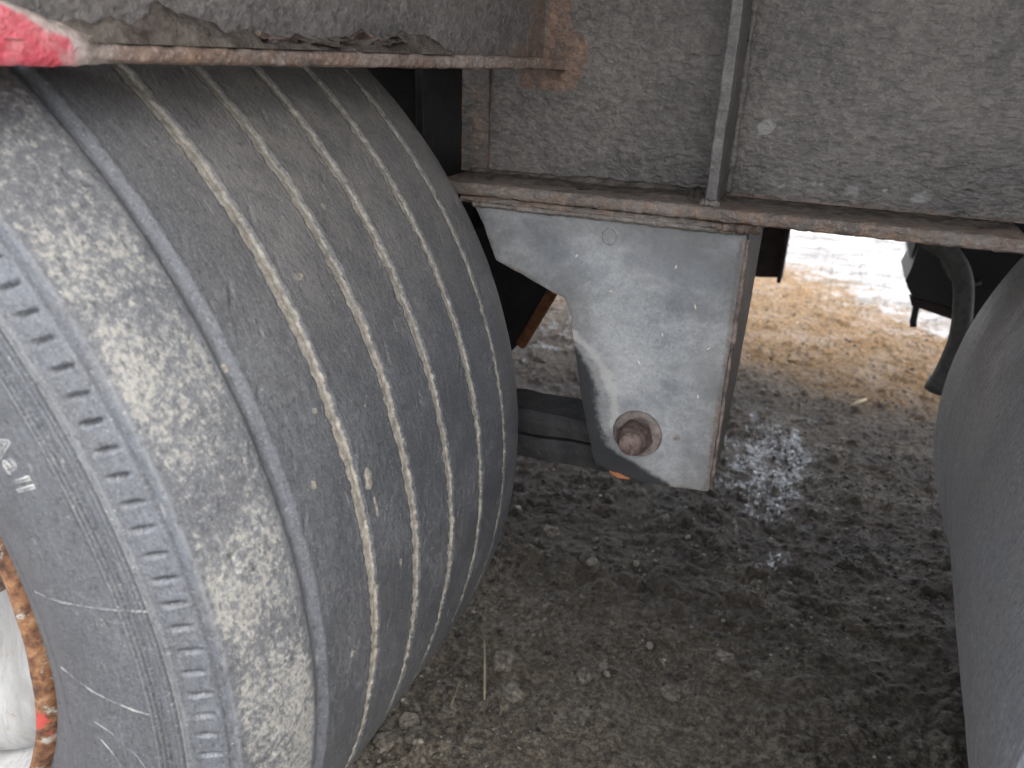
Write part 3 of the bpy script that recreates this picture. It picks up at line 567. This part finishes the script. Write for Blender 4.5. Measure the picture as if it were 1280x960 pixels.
# outrigger: sloping plate out to the side with a flange that turns up at its painted red end
OA, OB = Vector((.509, .548, 0)), Vector((.405, .030, 0)); od = (OB-OA).normalized()
def onl(t): return OA + (OB-OA)*t
pathp = []
for t in np.linspace(0, 1, 90): q = onl(t); pathp.append((q.x, q.y, .9452, 0))
q = onl(1); ang = 0; x_, y_, z_ = q.x, q.y, .9452
for k in range(60):
    ang = 0; st_ = .0050; x_ += od.x*st_*math.cos(ang); y_ += od.y*st_*math.cos(ang); z_ += st_*math.sin(ang); pathp.append((x_, y_, z_, ang))
PA = np.array(pathp); n = len(PA); hw = .0058
sec = [(-.062, hw), (-.03, hw), (-.003, hw), (-.0008, hw-.001), (0, hw-.003), (.0003, 0), (0, -hw+.003), (-.0008, -hw+.001), (-.003, -hw), (-.03, -hw), (-.062, -hw)]
ns = len(sec); rows = []
nrmx = Vector((-od.y, od.x, 0)); nrmx = nrmx if nrmx.x > 0 else -nrmx
for i in range(n):
    x_, y_, z_, a = PA[i]; un = np.array((-od.x*math.sin(a), -od.y*math.sin(a), math.cos(a)))
    for j, (s_, u_) in enumerate(sec):
        f = 1 if 0 < j < ns-1 else 0; e1 = f*.0016*(vnoise(np.array([i*.55]), np.array([j*1.3]), 81)[0]-.5); e2 = f*.0022*(vnoise(np.array([i*.6+4]), np.array([j*1.1]), 82)[0]-.5)
        # the flange narrows to the web's slot at its inner end
        wsc = min(1, .25+i/40)
        rows.append(np.array((x_, y_, z_)) + np.array(nrmx)*(s_*wsc+e1) + un*(u_+e2))
Vv = np.array(rows); Qq = grid_quads(n, ns); caps = [[i, i+1, ns-2-i, ns-1-i] for i in range(ns//2-1)]
Qq = np.concatenate([Qq, np.array(caps)[:, ::-1], np.array(caps)+(n-1)*ns])
red = .8*sstep(.03, -.04, Vv[:, 1])
m, c_, h_, rm_ = road_film('outrigger_flange_paint', (.11, .085, .07), (.24, .20, .175), .7, .8); o_ = m.coord()
rd = m.step(m.math('ADD', m.attr('red'), m.math('MULTIPLY', m.math('SUBTRACT', m.noise(60, o_, 5, .7), .5), .9)), .42, .70)
gd = m.step(m.noise(38, o_, 6, .7), .42, .66)
c_ = m.mix(m.math('MULTIPLY', m.step(m.attr('red'), .15, .6), .65), c_, (.36, .30, .28))
c_ = m.mix(rd, c_, m.mix(m.math('MULTIPLY', gd, .55), (.37, .055, .072), (.40, .21, .205)))
OFL = m.set(col=c_, rough=.6, spec=.35, nrm=m.bump(h_, .7, .002))
outr = np_obj('outrigger_flange', Vv, Qq, OFL, frame, False, None, {'edge': np.full(len(Vv), .02), 'rust': .30+.5*fbm(Vv[:, 1]*25, Vv[:, 2]*90, 3, 83), 'red': red*((np.tile(np.arange(ns), n) >= 5)*1.0 + (np.tile(np.arange(ns), n) < 5)*.35)})
# painted lip standing on the outer end of the flange, its top edge sloping down to nothing
rows = []; nl_ = 60
for i in range(nl_):
    d_ = .010+.130*i/(nl_-1); q = OB + od*d_; b_ = np.array((q.x, q.y, 0)); top = .9500 + max(0, d_-.016)*.36; bot = .9392-.0012*sstep(0, .06, np.array([d_]))[0]
    lean = .10*(top-.9505)
    for j, (o_n, z_) in enumerate([(.0008, bot), (.0022, bot+.002), (.0024, .945), (.0022-lean*.5, (top+.945)/2), (.0016-lean, top-.0025), (-.0005-lean, top), (-.010-lean, top+.0010), (-.012-lean, top-.0020), (-.012, .9505)]):
        e1 = .0010*(vnoise(np.array([i*.5]), np.array([j*1.4]), 86)[0]-.5)
        rp = float(sstep(.010, .045, np.array([d_]))[0]); rows.append(b_ + np.array(nrmx)*((o_n if o_n < 0 else o_n*rp - .0012*(1-rp))+e1) + np.array((0, 0, z_+e1+(.0015*(1-rp) if j == 0 else 0))))
Vl = np.array(rows); jj = np.tile(np.arange(9), nl_)
lp = np_obj('painted_lip', Vl, grid_quads(nl_, 9), OFL, frame, True, None, {'edge': np.full(len(Vl), .02), 'rust': np.full(len(Vl), .12), 'red': np.where(jj < 4, 1.2, np.where(jj == 4, .6, .12))*sstep(.006, .085, np.repeat(.010+.130*np.arange(nl_)/(nl_-1), 9))})
lp['label'] = 'faded red painted lip with a worn pale edge'
# outrigger web plate
nzp, nlp = 60, 90; tt = np.linspace(-.02, 1.32, nlp); zz = np.linspace(.952, 1.502, nzp); T_, Z_ = np.meshgrid(tt, zz, indexing='ij')
px = OA.x+(OB.x-OA.x)*T_ - nrmx.x*.030; py = OA.y+(OB.y-OA.y)*T_ - nrmx.y*.030
Zl = Z_
V1 = np.stack([px, py, Zl], -1).reshape(-1, 3); V2 = V1 - np.array(nrmx)*.01; q1 = grid_quads(nlp, nzp)
OW = film_mat('outrigger_plate_grey', (.080, .073, .068), (.14, .127, .117), .6, .8)
np_obj('outrigger_plate', np.concatenate([V1, V2]), np.concatenate([q1, q1[:, ::-1]+len(V1)]), OW, frame, True, None, {'edge': np.full(2*len(V1), .05), 'rust': np.tile((.75*np.exp(-((V1[:, 1]-.535)/.03)**2)+.5*np.exp(-((V1[:, 2]-.955)/.01)**2)), 2)})
# flaking dirt and scale lying on the outrigger flange
def dirt_ridge(name, line, width, hfun, mat, parent, seed, n=120, k=9):
    L = spline(line, n//(len(line)-1)); n = len(L); rows = []; 
    for i in range(n):
        t = (L[min(i+1, n-1)]-L[max(i-1, 0)]); t /= np.linalg.norm(t); side = np.array((t[1], -t[0], 0)); side = side if side[0] >= 0 or abs(side[0]) < .3 else -side
        h = hfun(i/(n-1))
        for j in range(k):
            u = j/(k-1); hh = h*(math.sin(math.pi*u)**.6)*(.6+.9*vnoise(np.array([i*.33]), np.array([j*.8]), seed)[0]); 
            rows.append(L[i]+side*(u-.5)*width*(1+.3*(vnoise(np.array([i*.4]), np.array([j*3.1]), seed+1)[0]-.5)) + np.array((0, 0, hh)))
    return np_obj(name, np.array(rows), grid_quads(n, k), mat, parent, False)
q0, q1_ = onl(.38), onl(1.0)
off = np.array(nrmx)*-.014
bump_h = lambda t: .004+.010*max(0, math.sin(t*9.5+.4))**2*(.8+.2*random.random()) + .007*(t > .55)*(t < .75)
dirt_ridge('dirt_crust', [np.array((*onl(t)[:2], .951))+off for t in (.40, .55, .7, .85, 1.0, 1.18)], .030, bump_h, DIRT, frame, 101)
for k in range(14):
    t = random.choice([random.uniform(.52, .72), random.uniform(.72, .98)]); c0 = np.array((*onl(t)[:2], .953+random.uniform(0, .008)))+np.array(nrmx)*random.uniform(-.02, -.004)
    bm = bmesh.new(); bmesh.ops.create_cube(bm, size=1); bmesh.ops.subdivide_edges(bm, edges=bm.edges[:], cuts=2)
    sx, sy, sz = random.uniform(.006, .018), random.uniform(.012, .030), random.uniform(.0015, .0035)
    for v in bm.verts: v.co = Vector((v.co.x*sx, v.co.y*sy, v.co.z*sz)) + Vector((0, 0, 0))+.0025*mnoise.noise_vector(Vector(v.co)*2+Vector((k*7.3, 0, 0)))
    bmesh.ops.rotate(bm, verts=bm.verts, matrix=Matrix.Rotation(random.uniform(-.35, .35), 3, 'X') @ Matrix.Rotation(random.uniform(-.4, .2), 3, 'Z') @ Matrix.Rotation(random.uniform(-.5, .1), 3, 'Y')); bmesh.ops.translate(bm, verts=bm.verts, vec=c0)
    bm_obj('paint_flake', bm, DIRT if k % 3 else HEAVYRUST, frame)
# dirt lying on the rail flange
dirt_ridge('dirt_crust', [np.array((x, .524, .8145)) for x in (.392, .48, .57, .65, .690)], .055, lambda t: .0035+.0015*math.sin(t*9)+.005*(t > .85), DIRT, frame, 111)
dirt_ridge('dirt_crust', [np.array((x, .526, .8145)) for x in (.709, .78, .86, .94, .988)], .050, lambda t: .0025+.001*math.sin(t*11), DIRT, frame, 121)

# second rail, its hanger, cross members, added dark blocking plates and deck
plate('rail_web', [(-2.5, .816), (3.6, .816), (3.6, 1.502), (-2.5, 1.502)], 1.50, .012, MAROON, frame, 0)
box('rail_flange', (-2.5, 1.42, .800), (3.6, 1.59, .815), MAROON, frame)
plate('hanger_bracket', HP, 1.56, .008, MAROON, frame, 0)
yz_plate('side_plate', [(1.47, .795), (1.5595, .795), (1.5595, .4845), (1.50, .4845)], .7345, .009, MAROON, frame)
for x_ in (.05, 1.25, -.9, 2.6): box('cross_member', (x_, .60, .93), (x_+.10, 1.495, 1.502), MAROON, frame, .003)
plate('gap_blocker', [(-.6, .68), (.30, .68), (.30, 1.502), (-.6, 1.502)], .84, .01, DARKSTEEL, frame, 0)  # added dark sheet that closes the bright gap behind the tyre
box('cross_member', (.30, .566, .70), (.3125, 1.495, 1.502), DARKSTEEL, frame, .002)  # added dark plate that keeps the gap beside the rail end black
plate('rail_web', [(-2.5, .965), (.3765, .965), (.3765, 1.502), (-2.5, 1.502)], WY+.001, .012, WEB, frame, 0)
plate('rail_web', [(1.0605, 1.09), (3.6, 1.09), (3.6, 1.502), (1.0605, 1.502)], WY+.001, .012, WEB, frame, 0)
DECK = plain('deck_boards', (.10, .085, .07), (.17, .15, .125), 20, .85, .5, .3, 0, .002, (1, 6, 1))
for k in range(13): box('deck_plank', (-2.5, -.14+k*.19, 1.5035), (3.6, .045+k*.19, 1.542), DECK, frame, .003)
box('side_rail', (-2.5, -.185, 1.44), (3.6, -.143, 1.55), plain('red_side_paint', (.30, .03, .035), (.4, .06, .06), 20, .5), frame, .004)

# ================================================================== AXLE AND SUSPENSION
ax = part('axle', (0, .9, 0), 'dark dirty axle beam with a rusty edged spring seat', frame)
box('axle_beam', (-.065, .30, .465), (.065, 1.75, .595), DARKSTEEL, ax, .01)
box('axle_beam', (1.495, .30, .465), (1.625, 1.75, .595), DARKSTEEL, ax, .01) if False else None
plate('spring_seat', [(-.10, .45), (.325, .45), (.377, .509), (.43, .613), (.455, .66), (.455, .80), (.05, .80), (-.10, .62)], .80, .012, DARKSTEEL, ax, 0)
tube('rusty_edge', [(.370, .797, .497), (.377, .797, .509), (.430, .797, .613), (.457, .797, .662)], .0095, plain('orange_rust', (.12, .045, .02), (.25, .11, .05), 60, .85), ax, 8)
sp = part('leaf_spring', (.3, .53, 0), 'dark greasy leaf spring running from the hanger bolt', frame)
GREASE = plain('dry_grease_steel', (.014, .0135, .014), (.036, .034, .034), 28, .7, .8, .3, 0, .004)
def leaf(z0, z1, dz, x0=-.25, x1=.655, y0_=.498, y1_=.562):
    bm = bmesh.new(); N = 40; rings = []
    for i in range(N+1):
        x = x0+(x1-x0)*i/N; s_ = ((x-.2)/.45)**2*dz
        rings.append([bm.verts.new((x, yy, zz+s_+.0035*mnoise.noise(Vector((x*30, yy*40, zz*20))))) for yy, zz in ((y0_, z0), (y0_-.002, (z0+z1)/2), (y0_, z1), (y1_, z1), (y1_, z0))])
    for a, b in zip(rings, rings[1:]):
        for k in range(5): bm.faces.new((a[k], a[(k+1) % 5], b[(k+1) % 5], b[k]))
    bm.faces.new(rings[0]); bm.faces.new(rings[-1]); return bm
bm_obj('leaf', leaf(.452, .484, .012), GREASE, sp); bm_obj('leaf', leaf(.4885, .520, .012), GREASE, sp)
lathe('spring_eye', [(.497, .030), (.497, .045), (.563, .045), (.563, .030)], BX, BZ-.012, GREASE, sp, 40)

# ================================================================== HOSE, TANK
hz = [(.93, 1.20, .60), (.965, 1.20, .650), (1.005, 1.20, .672), (1.05, 1.20, .655), (1.083, 1.20, .610), (1.098, 1.20, .55), (1.104, 1.20, .49), (1.100, 1.20, .43), (1.094, 1.20, .395)]
hz = [(.98, 1.28, .72), (.975, 1.25, .690), (.990, 1.23, .672), (1.030, 1.23, .652), (1.064, 1.23, .610), (1.080, 1.23, .55), (1.086, 1.23, .49), (1.080, 1.23, .43), (1.070, 1.23, .385)]
hs = part('air_hose', (1.05, 1.2, 0), 'thick dark rubber hose arching down beside the inner tyre', frame)
tube('hose_body', spline(hz, 10), .0175, HOSE, hs, 18); tube('hose_end', [(1.0745, 1.23, .405), (1.069, 1.23, .381)], .0186, HOSE, hs, 18)
tk = part('air_tank', (1.12, 1.6, 0), 'black steel tank with pale lit end and a bolt hanging from its rim', frame)
BLK = plain('black_tank_paint', (.008, .008, .009), (.018, .018, .019), 20, .5, .3, .4); PALE = plain('lit_tank_end', (.45, .46, .47), (.6, .61, .61), 20, .6, .3)
yz_shape = [(1.002, .56), (.992, .60), (.988, .66), (.990, .75), (1.02, .80), (1.40, .80), (1.40, .44), (1.022, .476), (1.006, .50), (1.002, .53)]
plate('tank_body', [(1.012, .545), (1.020, .66), (1.03, .80), (1.42, .80), (1.42, .42), (1.030, .478), (1.016, .497), (1.006, .515)], 1.55, .20, BLK, tk, 0)
plate('lit_end', [(.986, .62), (.972, .66), (.972, .80), (1.026, .80), (1.0165, .66), (1.008, .555)], 1.58, .16, PALE, tk, 0)  # pale slab paints daylight onto the tank's side
plate('bottom_rim', [(1.022, .4800), (1.42, .4190), (1.42, .395), (1.145, .436), (1.030, .462)], 1.542, .03, MAROON, tk, 0)
tube('hanging_bolt', [(1.040, 1.55, .475), (1.042, 1.55, .425), (1.045, 1.55, .412)], .0075, BLK, tk, 10)
tube('tank_boss', [(1.135, 1.545+.004*math.sin(a), .60) if False else (1.125+.06*math.cos(a), 1.546, .60+.075*math.sin(a)) for a in np.linspace(1.9, 5.2, 30)], .006, HOSE, tk, 8)

# ================================================================== LOOSE THINGS ON THE GROUND
STONE = plain('stone_grey_tan', (.055, .046, .036), (.24, .208, .165), 2.4, .85, 1.0, .25, 0, .004)
STONE2 = plain('stone_pale', (.085, .073, .058), (.33, .29, .23), 2.4, .85, 1.0, .25, 0, .004)
def stone_mesh(seed, flat):
    bm = bmesh.new(); bmesh.ops.create_icosphere(bm, subdivisions=3, radius=1)
    for v in bm.verts:
        p = v.co.normalized(); k = 1+.32*mnoise.noise(p*1.3+Vector((seed*3.1, 0, 0)))+.24*mnoise.noise(p*3.1+Vector((seed, 5, 1)))+.12*mnoise.noise(p*7+Vector((1, seed, 1)))
        v.co = Vector((p.x, p.y, p.z*flat))*k
    me = bpy.data.meshes.new('stone'); bm.to_mesh(me); bm.free(); me.polygons.foreach_set('use_smooth', np.ones(len(me.polygons), bool)); return me
SM = [stone_mesh(s_, f_) for s_, f_ in ((1, .6), (2, .5), (3, .75), (4, .55), (5, .65))]
for i, me in enumerate(SM): me.materials.append(STONE2 if i == 1 else STONE)
spots = [(.383, 1.003, .022), (.472, .545, .030), (.439, .600, .026), (.576, .626, .020), (.720, .653, .020), (.745, .672, .014), (.600, .660, .011), (.345, .372, .026), (.386, .392, .022), (.845, .739, .020), (.871, .741, .013), (.788, .765, .018),
         (.871, .996, .013), (.513, .700, .012), (.979, .733, .015), (.40, .47, .018), (.355, .42, .015), (.66, .80, .011), (.92, .90, .014), (.55, .50, .011), (.68, .55, .010), (.50, .92, .012), (.76, .88, .010), (1.0, 1.02, .013), (.60, 1.15, .012), (.85, .62, .012)]
STONE_LABEL = {0: 'flat brown stone alone on dark mud below the leaf spring', 1: 'largest pale stone in the mud just beside the straw stalk', 2: 'brown clod of earth at the top end of the straw stalk',
               7: 'large muddy stone right against the grooved tyre', 8: 'muddy stone next to the big one against the grooved tyre', 10: 'pebble touching a larger stone in the open mud between the wheels'}
for i, (x_, y_, s_) in enumerate(spots):
    o = bpy.data.objects.new('stone', SM[i % 5]); COL.objects.link(o); o.scale = (s_*random.uniform(.8, 1.1), s_*random.uniform(.7, 1.0), s_*random.uniform(.6, .9)); o.rotation_euler = (0, 0, random.uniform(0, 6.3))
    o.location = (x_, y_, gz(x_, y_)-s_*.10); tag(o, STONE_LABEL.get(i, 'small dull stone half sunk in the dark mud'), 'stone', 'stones in the mud under the trailer')
STRAW = plain('dry_straw', (.20, .155, .10), (.33, .27, .18), 60, .8)
def straw(pts, rad, label):
    o = tube('straw_stalk', [(a, b, gz(a, b)+c) for a, b, c in pts], rad, STRAW, None, 6); tag(o, label, 'straw')
straw([(.400, .605, .030), (.418, .568, .024), (.436, .528, .018), (.450, .496, .012)], [.0014, .0019, .002, .0018], 'dry straw stalk lying on the mud beside the grooved tyre')
straw([(.395, .52, .010), (.400, .49, .009), (.404, .468, .010)], .0009, 'thin short straw on the mud close to the grooved tyre')
straw([(.985, 2.00, .012), (1.005, 2.035, .016), (1.03, 2.07, .016)], [.005, .006, .005], 'pale stick lying on the sandy gravel past the hanger')
# crumbs of gravel, too many to count
gv, gf = [], []; ico = bmesh.new(); bmesh.ops.create_icosphere(ico, subdivisions=1, radius=1); iv = np.array([v.co[:] for v in ico.verts]); it = np.array([[v.index for v in f.verts] for f in ico.faces]); ico.free()
N = 44000; xs = RNG.uniform(-.1, 1.3, N); ys = .25+3.0*RNG.random(N)**1.7; keep = fbm(xs*7, ys*7, 3, 201)+RNG.normal(0, .09, N) > .44; xs, ys = xs[keep], ys[keep]; N = len(xs)
sz = np.exp(RNG.normal(-6.3, .55, N)).clip(.0009, .0085); ang = RNG.uniform(0, 6.28, N); hz_ = ground_height(xs, ys)
vv = iv[None]*(1+.4*RNG.uniform(-1, 1, (N, len(iv), 3)))*np.array((1, .75, .62))*sz[:, None, None]
vv = np.stack([vv[..., 0]*np.cos(ang)[:, None]-vv[..., 1]*np.sin(ang)[:, None]+xs[:, None], vv[..., 0]*np.sin(ang)[:, None]+vv[..., 1]*np.cos(ang)[:, None]+ys[:, None], vv[..., 2]+(hz_+sz*.15)[:, None]], -1)
tone = np.repeat(np.clip(RNG.normal(.38, .2, N), 0, 1), len(iv)); gv = [vv.reshape(-1, 3)]; gf = [(it[None]+len(iv)*np.arange(N)[:, None, None]).reshape(-1, 3)]
GRV_M = NM('gravel_crumbs'); o_ = GRV_M.coord(); GRV_M.set(col=GRV_M.ramp(GRV_M.attr('tone'), [(.1, (.03, .026, .022)), (.5, (.085, .073, .058)), (.9, (.33, .295, .235))]), rough=.8, spec=.3)
gr = np_obj('gravel', np.concatenate(gv), np.concatenate(gf), GRV_M.m, None, False, None, {'tone': tone}); tag(gr, 'loose crumbs of grit and gravel strewn over the mud', kind='stuff')

# every film-painted mesh without its own edge data is plain surface, not worn edge
for o in list(bpy.data.objects):
    if o.type == 'MESH' and 'edge' not in o.data.attributes:
        o.data.attributes.new('edge', 'FLOAT', 'POINT').data.foreach_set('value', np.full(len(o.data.vertices), .03, np.float32))
